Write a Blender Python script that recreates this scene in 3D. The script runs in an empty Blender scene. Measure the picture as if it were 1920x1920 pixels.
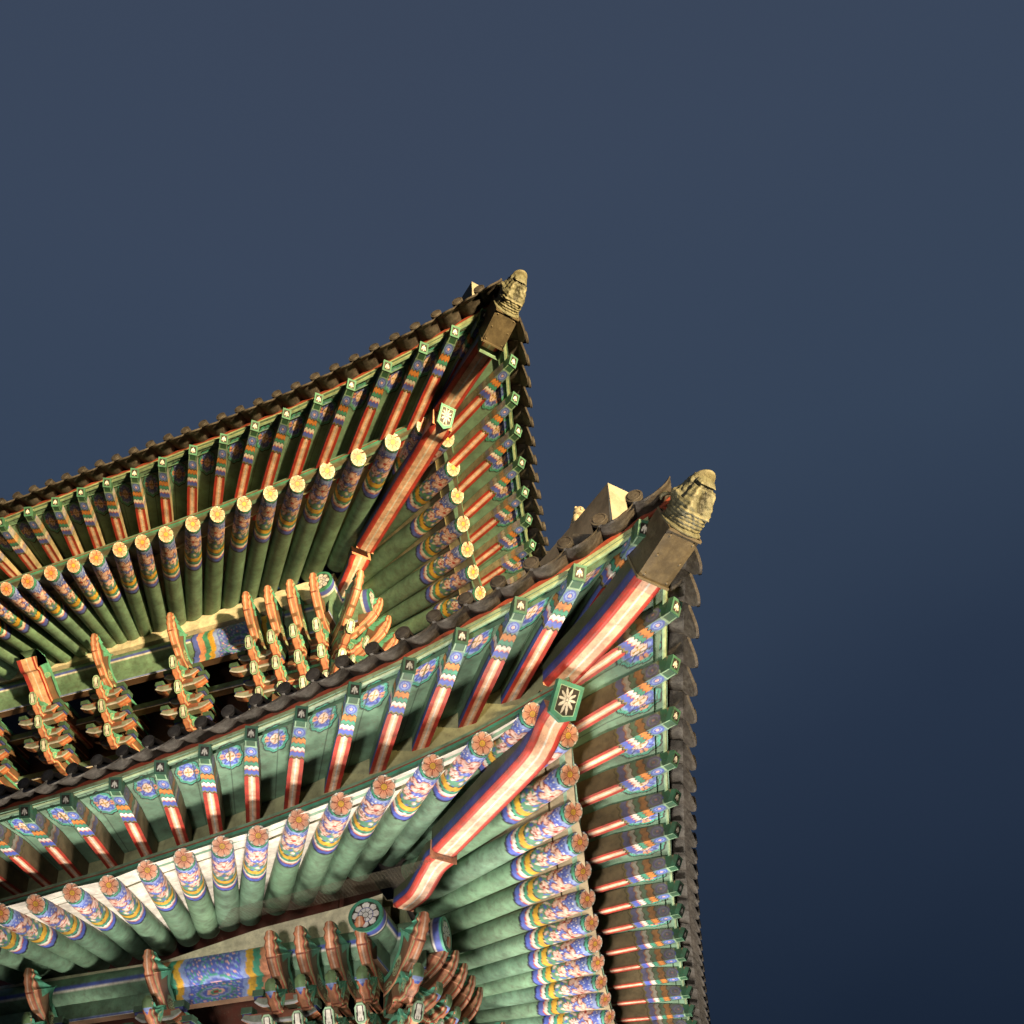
import bpy, math
import numpy as np
from mathutils import Matrix, Vector

# ------------------------------------------------------------------ scene, camera, light
scn = bpy.context.scene
col = scn.collection
GZ = 6.7                                   # eave datum above the ground
Rr = np.array([[0.94067463, 0.33878704, 0.01883032], [-0.11685952, 0.37557311, -0.91939583], [-0.31855155, 0.86265175, 0.39288259]])
cam_d = bpy.data.cameras.new('camera'); cam = bpy.data.objects.new('camera', cam_d); col.objects.link(cam)
scn.camera = cam
cam.matrix_world = Matrix(((Rr[0][0], -Rr[1][0], -Rr[2][0], 0.40033), (Rr[0][1], -Rr[1][1], -Rr[2][1], -6.10084),
                           (Rr[0][2], -Rr[1][2], -Rr[2][2], -5.10064 + GZ), (0, 0, 0, 1)))
cam_d.sensor_width = 36; cam_d.lens = 1873.557 / 1920 * 36
cam_d.shift_x = (960 - 723.276) / 1920; cam_d.shift_y = (1886.044 - 960) / 1920
cam_d.clip_start = 0.05; cam_d.clip_end = 3000
scn.render.resolution_x = scn.render.resolution_y = 1024
scn.render.engine = 'CYCLES'
scn.view_settings.view_transform = 'Standard'; scn.view_settings.look = 'None'
scn.view_settings.exposure = 0.0; scn.view_settings.gamma = 1

w = bpy.data.worlds.new('World'); scn.world = w; w.use_nodes = True
nt = w.node_tree; nt.nodes.clear()
out = nt.nodes.new('ShaderNodeOutputWorld'); bg = nt.nodes.new('ShaderNodeBackground')
tc = nt.nodes.new('ShaderNodeTexCoord')
nz = nt.nodes.new('ShaderNodeTexNoise'); nz.inputs['Scale'].default_value = 2.2; nz.inputs['Detail'].default_value = 3; nz.inputs['Roughness'].default_value = .45
dt = nt.nodes.new('ShaderNodeVectorMath'); dt.operation = 'DOT_PRODUCT'; dt.inputs[1].default_value = (-0.05, -0.03, 1.0)
ma = nt.nodes.new('ShaderNodeMath'); ma.operation = 'MULTIPLY_ADD'; ma.inputs[1].default_value = .22; ma.inputs[2].default_value = -.11
ad = nt.nodes.new('ShaderNodeMath'); ad.operation = 'ADD'
rp = nt.nodes.new('ShaderNodeValToRGB')
nt.links.new(tc.outputs['Generated'], nz.inputs['Vector']); nt.links.new(tc.outputs['Generated'], dt.inputs[0])
nt.links.new(nz.outputs['Fac'], ma.inputs[0]); nt.links.new(dt.outputs['Value'], ad.inputs[0]); nt.links.new(ma.outputs[0], ad.inputs[1])
nt.links.new(ad.outputs[0], rp.inputs['Fac'])
cr = rp.color_ramp
cr.elements[0].position = .05; cr.elements[0].color = (.006, .011, .024, 1)
cr.elements[1].position = .97; cr.elements[1].color = (.044, .062, .103, 1)
for p_, c_ in ((.30, (.0105, .0195, .040)), (.55, (.021, .035, .066)), (.74, (.036, .057, .098)), (.86, (.042, .062, .105))):
    e_ = cr.elements.new(p_); e_.color = c_ + (1,)
nt.links.new(rp.outputs['Color'], bg.inputs['Color']); bg.inputs['Strength'].default_value = 1.0
nt.links.new(bg.outputs[0], out.inputs['Surface'])

# floodlights: (name, position, target, watts, cone deg, blend, radius, colour)
FLOODS = [
    ('warm floodlight on the far paving straight out from the corner of the gate', (24.3, -17.4, .45), (-4.4, 3.6, 14.4), 250000, 20, .5, .8, (1.0, .74, .38)),
    ('pale floodlight beside the stone step under the front eave', (-3.6, 2.4, .45), (-2.6, .4, 6.6), 2650, 125, .6, .8, (1.0, .90, .76)),
    ('pale floodlight under the right hand eave by the side wall', (-2.4, 5.6, .45), (-.4, 4.0, 6.6), 2350, 125, .6, .8, (1.0, .90, .76)),
    ('white floodlight on open paving in front of the gate', (-1.6, -9.0, .45), (-1.8, 1.0, 5.8), 3900, 46, .9, .50, (1.0, .93, .82)),
]

# ------------------------------------------------------------------ palette (linear albedo)
def c3(*a): return np.array(a, float)
GREEN = c3(.150, .262, .178); DGREEN = c3(.035, .11, .06); TEAL = c3(.06, .30, .20); LGREEN = c3(.30, .46, .30)
BLUE = c3(.085, .125, .48); LBLUE = c3(.24, .32, .62); NAVY = c3(.022, .03, .14); PINK = c3(.72, .42, .36); CREAM = c3(.70, .62, .48)
WHITE = c3(.80, .76, .68); ORANGE = c3(.62, .23, .055); YELL = c3(.66, .38, .045); RED = c3(.40, .035, .022)
SALM = c3(.74, .34, .20); DARK = c3(.012, .010, .009); BROWN = c3(.10, .055, .035); TAN = c3(.52, .43, .29); RUST = c3(.22, .055, .03)
PETAL = c3(.72, .30, .17)

def mixc(a, b, t):
    t = np.clip(t, 0, 1)[..., None]; return a * (1 - t) + b * t
def full(shape, c): return np.broadcast_to(c, shape + (3,)).copy()
def put(C, m, c): C[m] = c if np.ndim(c) == 1 else c[m]

# ------------------------------------------------------------------ materials
def paint_mat(name, rough=.5, dirt=.35, bump=.15, scale=9, spec=.35, grime=(.06, .05, .035), chip=.55):
    m = bpy.data.materials.new(name); m.use_nodes = True; t = m.node_tree; b = t.nodes['Principled BSDF']
    at = t.nodes.new('ShaderNodeAttribute'); at.attribute_name = 'Col'
    g = t.nodes.new('ShaderNodeTexCoord')
    n = t.nodes.new('ShaderNodeTexNoise'); n.inputs['Scale'].default_value = scale; n.inputs['Detail'].default_value = 7; n.inputs['Roughness'].default_value = .65
    n2 = t.nodes.new('ShaderNodeTexNoise'); n2.inputs['Scale'].default_value = scale * .3; n2.inputs['Detail'].default_value = 4
    r = t.nodes.new('ShaderNodeValToRGB'); r.color_ramp.elements[0].position = .42; r.color_ramp.elements[1].position = .72
    r.color_ramp.elements[0].color = (0, 0, 0, 1); r.color_ramp.elements[1].color = (dirt,) * 3 + (1,)
    mx = t.nodes.new('ShaderNodeMix'); mx.data_type = 'RGBA'; mx.inputs['B'].default_value = grime + (1,)
    hv = t.nodes.new('ShaderNodeHueSaturation'); mr = t.nodes.new('ShaderNodeMapRange')
    mr.inputs['From Min'].default_value = .3; mr.inputs['From Max'].default_value = .7; mr.inputs['To Min'].default_value = .66; mr.inputs['To Max'].default_value = 1.22
    L = t.links.new
    L(g.outputs['Object'], n.inputs['Vector']); L(g.outputs['Object'], n2.inputs['Vector'])
    L(n.outputs['Fac'], r.inputs['Fac']); L(r.outputs['Color'], mx.inputs['Factor']); L(at.outputs['Color'], mx.inputs['A'])
    L(n2.outputs['Fac'], mr.inputs['Value']); L(mr.outputs['Result'], hv.inputs['Value']); L(mx.outputs['Result'], hv.inputs['Color'])
    n3 = t.nodes.new('ShaderNodeTexNoise'); n3.inputs['Scale'].default_value = scale * 4.2; n3.inputs['Detail'].default_value = 5; n3.inputs['Roughness'].default_value = .7
    r3 = t.nodes.new('ShaderNodeValToRGB'); r3.color_ramp.elements[0].position = .60; r3.color_ramp.elements[1].position = .66; r3.color_ramp.elements[0].color = (0, 0, 0, 1); r3.color_ramp.elements[1].color = (chip,) * 3 + (1,)
    m3 = t.nodes.new('ShaderNodeMix'); m3.data_type = 'RGBA'; m3.inputs['B'].default_value = (.15, .12, .085, 1)
    L(g.outputs['Object'], n3.inputs['Vector']); L(n3.outputs['Fac'], r3.inputs['Fac']); L(r3.outputs['Color'], m3.inputs['Factor']); L(hv.outputs['Color'], m3.inputs['A'])
    L(m3.outputs['Result'], b.inputs['Base Color'])
    b.inputs['Roughness'].default_value = rough; b.inputs['Specular IOR Level'].default_value = spec
    if bump:
        bp = t.nodes.new('ShaderNodeBump'); bp.inputs['Strength'].default_value = bump; bp.inputs['Distance'].default_value = .01
        L(n.outputs['Fac'], bp.inputs['Height']); L(bp.outputs['Normal'], b.inputs['Normal'])
    return m
M_WOOD = paint_mat('painted wood', .50, .55, .35, 13)
M_BOARD = paint_mat('painted board', .6, .55, .3, 8)
M_PLAST = paint_mat('lime plaster', .8, .35, .4, 16)
M_TILE = paint_mat('fired clay tile', .62, .75, .7, 22, .4, (.11, .10, .085))
M_STONE = paint_mat('old ceramic', .55, .7, .8, 30, .4, (.10, .10, .06))
M_METAL = paint_mat('weathered sheet', .5, .65, .4, 18, .5, (.15, .12, .07))
M_GROUND = paint_mat('granite paving', .8, .5, .4, 3)

# ------------------------------------------------------------------ mesh collector
ROOT = None
ROOTP = np.zeros(3)
class MB:
    def __init__(s): s.V = []; s.C = []; s.F = []; s.S = []; s.n = 0
    def grid(s, P, Cc, smooth=True):
        P = np.asarray(P, float); nu, nv = P.shape[:2]
        Cc = np.broadcast_to(Cc, P.shape)
        i = np.arange(nu * nv).reshape(nu, nv) + s.n
        q = np.stack([i[:-1, :-1], i[1:, :-1], i[1:, 1:], i[:-1, 1:]], -1).reshape(-1, 4)
        s.V.append(P.reshape(-1, 3)); s.C.append(Cc.reshape(-1, 3)); s.F.append(q); s.S.append(np.full(len(q), smooth)); s.n += nu * nv
        return s
    def box(s, c, ax, ay, az, colr):           # centre and three half-axis vectors
        c, ax, ay, az = [np.asarray(v, float) for v in (c, ax, ay, az)]
        for n, a, b in ((ax, ay, az), (ay, az, ax), (az, ax, ay)):
            for sg in (-1, 1):
                P = np.array([[c + sg * n + u * a + v * b for v in (-1, 1)] for u in (-1, 1)])
                s.grid(P, colr, False)
        return s
    def build(s, name, mat, parent=None, **kw):
        V = np.concatenate(s.V); F = np.concatenate(s.F); Cc = np.concatenate(s.C); S = np.concatenate(s.S)
        me = bpy.data.meshes.new(name)
        V = V + np.array([0, 0, GZ]) - (ROOTP if parent is not None else 0)
        me.vertices.add(len(V)); me.vertices.foreach_set('co', V.ravel())
        me.loops.add(len(F) * 4); me.loops.foreach_set('vertex_index', F.ravel())
        me.polygons.add(len(F)); me.polygons.foreach_set('loop_start', np.arange(len(F)) * 4); me.polygons.foreach_set('loop_total', np.full(len(F), 4))
        me.polygons.foreach_set('use_smooth', S)
        a = me.color_attributes.new('Col', 'FLOAT_COLOR', 'POINT')
        a.data.foreach_set('color', np.concatenate([Cc, np.ones((len(Cc), 1))], 1).ravel())
        me.update(calc_edges=True); me.validate(); me.materials.append(mat)
        o = bpy.data.objects.new(name, me); col.objects.link(o)
        if parent is not None: o.parent = parent
        for k, v in kw.items(): o[k] = v
        return o
def empty(name, loc, label=None, category=None, parent=None):
    o = bpy.data.objects.new(name, None); col.objects.link(o); o.location = loc; o.empty_display_size = .3
    if label: o['label'] = label
    if category: o['category'] = category
    if parent is not None: o.parent = parent
    return o

Q, H = 1.44498, 6.29763
def W(s, d, z, side, tier):
    s, d, z = np.broadcast_arrays(np.asarray(s, float), d, z)
    P = np.stack([-d, s, z], -1) if side else np.stack([-s, d, z], -1)
    return P + (np.array([-Q, Q, H]) if tier else 0)
def nrm(v): v = np.asarray(v, float); return v / np.maximum(np.linalg.norm(v, axis=-1, keepdims=True), 1e-9)
def catmull(P, n):
    P = np.asarray(P, float); k = len(P)
    E = np.vstack([2 * P[0] - P[1], P, 2 * P[-1] - P[-2]]); u = np.linspace(0, k - 1 - 1e-6, n); i = u.astype(int); t = (u - i)[:, None]
    a, b, c, d = E[i], E[i + 1], E[i + 2], E[i + 3]
    return .5 * (2 * b + (c - a) * t + (2 * a - 5 * b + 4 * c - d) * t ** 2 + (3 * b - a - 3 * c + d) * t ** 3)

def beam(mb, path, S, wid, hei, pb, ps, nw=10, nh=8, ends=True, pe=None, chamf=.0, ptop=None, endc=None):
    """path: bottom-face centre line (n,3); S: side unit vector; pb(x,v) bottom colours, ps(x,v,sgn) side colours (v 0 bottom..1 top)"""
    path = np.asarray(path, float); n = len(path); S = nrm(S)
    T = nrm(np.gradient(path, axis=0)); N = nrm(np.cross(T, S)); 
    if N[:, 2].mean() < 0: N = -N
    x = np.concatenate([[0], np.cumsum(np.linalg.norm(np.diff(path, axis=0), axis=1))])
    wid = np.broadcast_to(np.asarray(wid, float), (n,)); hei = np.broadcast_to(np.asarray(hei, float), (n,))
    v = np.linspace(-1, 1, nw); X, Vv = np.meshgrid(x, v, indexing='ij')
    rise = chamf * np.clip(np.abs(v) - .72, 0, 1) / .28
    P = path[:, None] + S * (wid[:, None] / 2 * v)[..., None] + N[:, None] * (rise[None, :, None])
    mb.grid(P, pb(X, Vv), chamf > 0)
    h = np.linspace(0, 1, nh); X2, Hh = np.meshgrid(x, h, indexing='ij')
    for sg in (-1, 1):
        hh = chamf + (hei[:, None] - chamf) * h
        P = path[:, None] + sg * S * (wid / 2)[:, None, None] + N[:, None] * hh[..., None]
        mb.grid(P, ps(X2, Hh, sg), False)
    tc_ = ptop if ptop is not None else GREEN
    P = path[:, None] + S * (wid[:, None] / 2 * np.array([-1, 1]))[..., None] + N[:, None] * hei[:, None, None]
    mb.grid(P, tc_, False)
    if ends:
        for k in (0, -1):
            a = np.linspace(-1, 1, nw); b = np.linspace(0, 1, nw); A, B = np.meshgrid(a, b, indexing='ij')
            P = path[k] + S * (wid[k] / 2 * A)[..., None] + N[k] * (hei[k] * B)[..., None]
            mb.grid(P, pe(A, B) if pe is not None and k == 0 else full(A.shape, GREEN if endc is None else endc), False)
    return T, N

def tube(mb, P0, P1, r0, r1, paint, nx=90, nt=40, up=(0, 0, 1), cut=0):
    P0, P1 = np.asarray(P0, float), np.asarray(P1, float); A = nrm(P1 - P0); L = np.linalg.norm(P1 - P0)
    dn = -nrm(np.asarray(up) - A * np.dot(up, A)); sd = np.cross(A, dn)
    x = np.linspace(0, L, nx); th = np.linspace(-math.pi, math.pi, nt); X, T = np.meshgrid(x, th, indexing='ij')
    r = (r0 + (r1 - r0) * (X / L) ** .6)
    X = X + cut * r0 * np.cos(T) * np.clip(1 - X / .3, 0, 1)
    P = P0 + A * X[..., None] + dn * (r * np.cos(T))[..., None] + sd * (r * np.sin(T))[..., None]
    mb.grid(P, paint(X, T))
def disc(mb, c, n, R, paint, up=(0, 0, 1), nr=14, na=56, shape=None, dome=0):
    n = nrm(n); u = nrm(np.asarray(up) - n * np.dot(up, n)); s = np.cross(u, n)
    r = np.linspace(.001, 1, nr); ph = np.linspace(0, 2 * math.pi, na); Rr_, Ph = np.meshgrid(r, ph, indexing='ij')
    k = shape(Ph) if shape is not None else 1
    P = np.asarray(c) + (R * k * Rr_ * np.cos(Ph))[..., None] * u + (R * k * Rr_ * np.sin(Ph))[..., None] * s + n * (dome * (1 - Rr_ ** 2))[..., None]
    mb.grid(P, paint(Rr_, Ph), dome > 0)

# ------------------------------------------------------------------ painted patterns
def bands(y, spec, C):
    for a, b, c in spec: put(C, (y >= a) & (y < b), c)
def p_round(x, th, seed=0):
    C = full(x.shape, GREEN); k = np.clip((x - .05) / .5, 0, 1)
    y = x - k * (.045 * np.cos(th) + .012 * np.abs(np.sin(3 * th)) - .03)
    a = th * .1
    put(C, y < .66, BLUE)
    cur = np.sin(70 * x + 4 * np.sin(5 * th + 2)) * np.cos(9 * th + 25 * x)
    put(C, (y < .66) & (cur > .55), LBLUE); put(C, (y < .66) & (cur < -.75), WHITE)
    # second field: green with pink cloud scrolls
    m2 = (y > .40) & (y < .66); put(C, m2, c3(.10, .26, .17)); c2 = np.sin(55 * x + 3 * np.cos(4 * th)) + np.cos(8 * th - 20 * x)
    put(C, m2 & (c2 > .7), PINK); put(C, m2 & (c2 > 1.3), WHITE); put(C, m2 & (c2 < -1.2), BLUE)
    for xc, tc0, sc in ((.26, 0, 1.), (.30, 2.05, .9), (.30, -2.05, .9), (.46, .75, .55), (.46, -.75, .55)):
        dth = (th - tc0 + math.pi) % (2 * math.pi) - math.pi
        rx, ra = (x - xc), dth * .1; rho = np.hypot(rx, ra); ph = np.arctan2(ra, -rx)
        Rb = .118 * sc * (.52 + .48 * np.abs(np.cos(2.5 * ph)))
        put(C, rho < Rb * 1.12, RUST); put(C, rho < Rb, PINK); put(C, (rho < Rb * .8) & (np.abs(np.sin(2.5 * ph)) < .35), mixc(full(x.shape, WHITE), full(x.shape, PINK), rho * 6))
        put(C, (np.abs(np.cos(5 * ph)) < .16) & (rho < Rb * .9), RUST); put(C, rho < .022 * sc, RED)
    bands(y, [(.0, .012, DARK), (.012, .055, TEAL), (.055, .068, DARK), (.068, .10, LBLUE),
              (.615, .625, DARK), (.625, .70, YELL), (.70, .708, RUST), (.708, .755, TEAL), (.755, .764, DARK), (.764, .80, WHITE), (.80, .822, PINK), (.822, .832, RED), (.832, .90, BLUE), (.90, .912, NAVY), (.912, .93, DARK)], C)
    return C
def p_flower(r, ph):
    C = full(r.shape, DGREEN); k = 3.5 * ph
    put(C, (r > .88) & (np.abs(np.sin(k)) > .93), WHITE)
    b = .66 + .31 * np.abs(np.cos(k)) ** .45
    put(C, r < b + .05, CREAM); put(C, r < b - .01, c3(.40, .09, .04)); put(C, r < b - .05, PETAL)
    C = np.where(((r < b - .05) & (r > .3))[..., None], mixc(np.broadcast_to(PETAL, C.shape), np.broadcast_to(c3(.82, .45, .30), C.shape), (r - .5) * 2.2), C)
    put(C, (r < b) & (r > .25) & (np.abs(np.cos(k)) < .26), c3(.32, .07, .035))
    put(C, (np.abs(np.sin(k)) < .30) & (r > .28) & (r < .44), c3(.50, .10, .04))
    put(C, r < .29, RUST); put(C, r < .245, YELL); put(C, (r < .12) & (r > .07), ORANGE)
    return C
def p_medal(px, pz, C, R=.098):
    px = px / 2.0
    r = np.hypot(px, pz) / R; ph = np.arctan2(px, pz); sc = 1 + .05 * np.cos(8 * ph)
    r = r / sc
    put(C, r < 1.0, DARK * 1.2); put(C, r < .91, c3(.07, .36, .26)); put(C, r < .80, DARK * 2); put(C, r < .77, c3(.16, .42, .32)); put(C, r < .70, BLUE)
    put(C, (r < .70) & (np.sin(8 * ph) * np.cos(r * 14) > .35), LBLUE); put(C, (r < .72) & (r > .45) & (np.abs(np.sin(ph)) < .3), PETAL)
    put(C, (r < .66) & (r > .36) & (np.abs(np.sin(4 * ph)) < .2), NAVY)
    q = (np.abs(px) ** 1.5 + np.abs(pz) ** 1.5) ** (1 / 1.5) / R
    put(C, q < .40, RUST); put(C, q < .36, c3(.85, .62, .52)); put(C, (r < .27) & (np.abs(np.sin(2 * ph)) < .55), c3(.35, .20, .03)); put(C, r < .07, YELL)
FB = [(0, .085, DGREEN), (.085, .10, LGREEN), (.10, .235, c3(.14, .24, .27)), (.235, .248, DARK), (.248, .31, ORANGE), (.31, .32, RUST), (.32, .37, TEAL), (.37, .38, DARK), (.38, .42, WHITE), (.42, .438, PINK), (.438, .446, RED), (.446, .51, BLUE), (.51, .53, c3(.22, .18, .05)), (.53, .545, DARK)]
def p_fly_bottom(x, v):
    y = x + .010 * np.cos(3 * math.pi * v) * (x > .2); C = full(x.shape, SALM)
    put(C, np.abs(v) > .50, RED); put(C, (np.abs(v) < .52) & (np.abs(v) > .44), c3(.45, .13, .07)); put(C, np.abs(v) < .30, c3(.86, .52, .36)); put(C, np.abs(v) < .085, WHITE)
    bands(y, FB, C)
    r = np.hypot((x - .165) / .062, v / .85); put(C, r < 1, BLUE); put(C, r < .72, LBLUE); put(C, r < .5, BLUE); put(C, r < .28, c3(.8, .5, .45))
    put(C, (x < .085) & (np.abs(np.abs(v) - .8) < .07), LGREEN)
    return C
def p_fly_side(x, h, sg, tone=1):
    y = x + .010 * np.cos(4 * math.pi * h) * (x > .2) - .03 * h
    if sg > 0:
        C = full(x.shape, GREEN * .8); put(C, h < .36, NAVY * 1.3); put(C, h < .30, BLUE * .8); put(C, (h > .36) & (h < .40), DARK)
    else:
        C = full(x.shape, c3(.21, .15, .085) if tone else c3(.44, .36, .22)); put(C, h < .10, RUST)  # upper tier paler for its floodlighting, lower browner for shade, put into the colour
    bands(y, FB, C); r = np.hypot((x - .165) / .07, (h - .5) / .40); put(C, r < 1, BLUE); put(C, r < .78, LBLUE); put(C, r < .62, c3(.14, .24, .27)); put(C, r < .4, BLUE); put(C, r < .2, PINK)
    if sg < 0: C = np.where((x > .10)[..., None], C * .38 + (c3(.19, .135, .075) if tone else c3(.40, .33, .2)) * .62, C)  # bands blended towards the same per-tier lit and shaded colours
    return C
def p_emblem(a, b, tone=1.0):
    r = np.maximum(np.abs(a), np.abs(b)); C = full(a.shape, c3(.05, .16, .10) * tone)
    put(C, (r < .70) & (r > .62), c3(.30, .42, .28) * tone); put(C, r < .62, DARK * 1.5)
    for x0, sl, h0, h1 in ((0, 0, -.42, .46), (-.32, .28, -.40, .30), (.32, -.28, -.40, .30)):
        put(C, (np.abs(a - x0 - sl * (b + .2)) < .125 * (1.2 - np.abs(b))) & (b > h0) & (b < h1), WHITE)
    put(C, (np.hypot(a, b + .42) < .12), WHITE * .8)
    return C
def p_hip_emblem(a, b):
    e = np.maximum(np.abs(a), np.abs(b)); C = full(a.shape, TEAL); put(C, e < .95, TEAL); put(C, e < .76, LGREEN * 1.5); put(C, e < .72, DARK)
    q = np.hypot(a, b * .92); ph = np.arctan2(a, b)
    for i in range(10):
        p0 = i * math.pi / 5 + math.pi / 10; d = (ph - p0 + math.pi) % (2 * math.pi) - math.pi
        u = q * np.cos(d); v = q * np.sin(d); put(C, (u > .10) & (u < .66) & (np.abs(v) < .068 * np.sin(np.clip((u - .08) / .6, 0, 1) * math.pi) ** .8 + .01), WHITE * .85)
    put(C, q < .07, WHITE)
    return C
def p_hip_bottom(x, v):
    C = full(x.shape, c3(.80, .47, .32)); put(C, np.abs(v) > .52, c3(.50, .05, .035)); put(C, np.abs(v) > .9, c3(.30, .03, .03)); put(C, np.abs(v) < .045, WHITE); return C
def p_hip_side(x, h, sg):
    C = full(x.shape, c3(.05, .06, .035)); put(C, h < .42, NAVY * 1.5); put(C, h < .28, BLUE * .6); put(C, h < .05, RED); return C
def p_purlin(x, th):
    C = full(x.shape, GREEN); return C

# ------------------------------------------------------------------ measured skeleton of the eaves (s along eave from corner, d inward, z)
LFC = [[5.387, -0.013, 0.037], [4.935, -0.025, 0.059], [4.418, -0.044, 0.096], [3.952, -0.066, 0.152], [3.508, -0.091, 0.193], [3.058, -0.12, 0.248], [2.586, -0.155, 0.303], [2.105, -0.195, 0.384], [1.626, -0.24, 0.458], [1.184, -0.285, 0.583], [0.706, -0.339, 0.689], [0.246, -0.394, 0.807], [-0.249, -0.459, 1.002]][::-1]
LFF = [[6.379, 0.952, -0.334], [5.954, 0.948, -0.304], [5.522, 0.94, -0.258], [5.088, 0.927, -0.255], [4.655, 0.91, -0.177], [4.248, 0.89, -0.136], [3.831, 0.865, -0.097], [3.445, 0.838, -0.076], [3.025, 0.805, -0.011], [2.6, 0.768, 0.045], [2.179, 0.726, 0.103], [1.717, 0.675, 0.181], [1.262, 0.621, 0.266], [0.814, 0.562, 0.412]][::-1]
LSC = [[0.227, -0.396, 0.859], [0.695, -0.333, 0.709], [1.163, -0.282, 0.566], [1.631, -0.232, 0.464], [2.099, -0.196, 0.376], [2.567, -0.155, 0.321], [3.035, -0.12, 0.233], [3.503, -0.093, 0.198], [3.971, -0.069, 0.175], [4.439, -0.06, 0.117], [4.907, -0.041, 0.087], [5.375, -0.024, 0.055], [5.843, -0.013, 0.008], [6.311, -0.002, -0.054]]
LSF = [[0.891, 0.58, 0.38], [1.316, 0.646, 0.292], [1.741, 0.698, 0.18], [2.167, 0.713, 0.118], [2.592, 0.759, 0.045], [3.017, 0.791, -0.03], [3.443, 0.821, -0.085], [3.868, 0.852, -0.128], [4.294, 0.892, -0.156], [4.719, 0.921, -0.207], [5.144, 0.94, -0.251], [5.57, 0.953, -0.309]]
UFC = [[6.704, 0.0, -0.042], [6.256, 0.0, -0.009], [5.813, 0.0, 0.001], [5.412, -0.001, 0.025], [5.004, -0.006, 0.035], [4.576, -0.015, 0.03], [4.153, -0.028, 0.042], [3.694, -0.047, 0.048], [3.24, -0.071, 0.03], [2.793, -0.099, 0.035], [2.347, -0.131, 0.014], [1.907, -0.167, 0.034], [1.467, -0.208, 0.027], [0.998, -0.257, 0.062], [0.535, -0.309, 0.08], [0.146, -0.357, 0.099], [-0.216, -0.405, 0.125]][::-1]
UFF = [[7.275, 0.853, -0.203], [6.903, 0.853, -0.183], [6.504, 0.853, -0.16], [6.123, 0.853, -0.147], [5.744, 0.853, -0.13], [5.355, 0.851, -0.114], [4.99, 0.848, -0.112], [4.613, 0.842, -0.105], [4.189, 0.832, -0.077], [3.809, 0.82, -0.053], [3.399, 0.805, -0.033], [3.002, 0.787, -0.015], [2.604, 0.766, -0.017], [2.172, 0.74, 0.021], [1.728, 0.71, 0.043], [1.251, 0.675, 0.077], [0.825, 0.639, 0.137]][::-1]
USC = [[0.173, -0.397, 0.078], [0.61, -0.317, 0.062], [1.047, -0.257, 0.077], [1.484, -0.201, 0.06], [1.921, -0.149, 0.053], [2.358, -0.104, 0.058], [2.795, -0.058, 0.059]]
USF = [[0.892, 0.60, 0.14], [1.294, 0.639, 0.107], [1.696, 0.7, 0.085], [2.098, 0.734, 0.021], [2.5, 0.787, -0.014], [2.902, 0.814, -0.024]]
def extend(L, n, ds, dz):
    L = [list(a) for a in L]
    for _ in range(n): L.append([L[-1][0] + ds, L[-1][1] + .004, L[-1][2] + dz])
    return np.array(L)
EAVE = {(0, 0): (extend(LFC, 4, .468, -.02), extend(LFF, 3, .43, -.02)), (1, 0): (extend(LSC, 4, .468, -.03), extend(LSF, 6, .43, -.03)),
        (0, 1): (extend(UFC, 4, .437, -.02), extend(UFF, 4, .40, -.015)), (1, 1): (extend(USC, 8, .437, -.005), extend(USF, 8, .402, -.01))}
FT = {(0, 0): [(-.25, .70), (.25, .66), (.7, .62), (1.2, .60), (2.1, .58), (2.6, .54), (3.06, .49), (3.5, .45), (3.95, .39), (4.4, .34), (4.9, .24), (5.4, .22), (6, .12), (6.7, 0)],
      (1, 0): [(.2, .66), (.7, .60), (1.16, .54), (1.6, .46), (2.1, .42), (2.6, .37), (3.5, .31), (4.5, .24), (5.5, .14), (6.5, .03), (7, 0)],
      (0, 1): [(-.2, .86), (.15, .83), (1.5, .84), (1.9, .81), (2.35, .80), (2.8, .76), (3.24, .66), (3.7, .6), (4.15, .525), (4.58, .477), (5, .423), (5.4, .39), (5.8, .34), (6.26, .23), (6.7, .15), (7.3, 0)],
      (1, 1): [(.17, .68), (.6, .68), (1.5, .66), (2.36, .61), (3.2, .5), (4, .4), (5, .25), (6, .1), (7, 0)]}
RT = {(0, 0): [(.8, .80), (1.26, .765), (2.18, .685), (2.6, .64), (3.45, .57), (3.83, .52), (4.25, .455), (4.66, .39), (5.5, .28), (6.4, .16), (7.2, .05), (8, 0)],
      (1, 0): [(.9, .92), (1.32, .90), (1.74, .86), (2.17, .77), (3., .73), (3.9, .67), (4.7, .55), (5.5, .42), (6.5, .25), (8, 0)],
      (0, 1): [(.82, .82), (1.25, .80), (2.17, .76), (3, .70), (3.8, .63), (4.2, .60), (4.6, .525), (5, .495), (5.35, .46), (5.74, .37), (6.5, .2), (7.3, .08), (8, 0)],
      (1, 1): [(.9, .68), (1.3, .70), (1.7, .70), (2.1, .66), (2.9, .57), (4, .45), (5, .3), (6.5, .1), (8, 0)]}
RSL = {0: .22, 1: .31}
def itp(tab, s): t = np.array(tab); return np.interp(s, t[:, 0], t[:, 1])
PUR = {0: dict(d=2.93, z=-.36, z2=-.25, r=.19, e=2.27), 1: dict(d=2.97, z=.03, z2=.0, r=.18, e=2.38)}

# ------------------------------------------------------------------ the gate building
ROOTP = np.array([-6.0, 6.0, 0.0])
gate = empty('palace_gate', tuple(ROOTP), 'two tiered timber palace gate with upturned tiled roofs and brightly painted eaves', 'building')
ROOT = gate; OLDROOT = ROOTP.copy()

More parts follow.
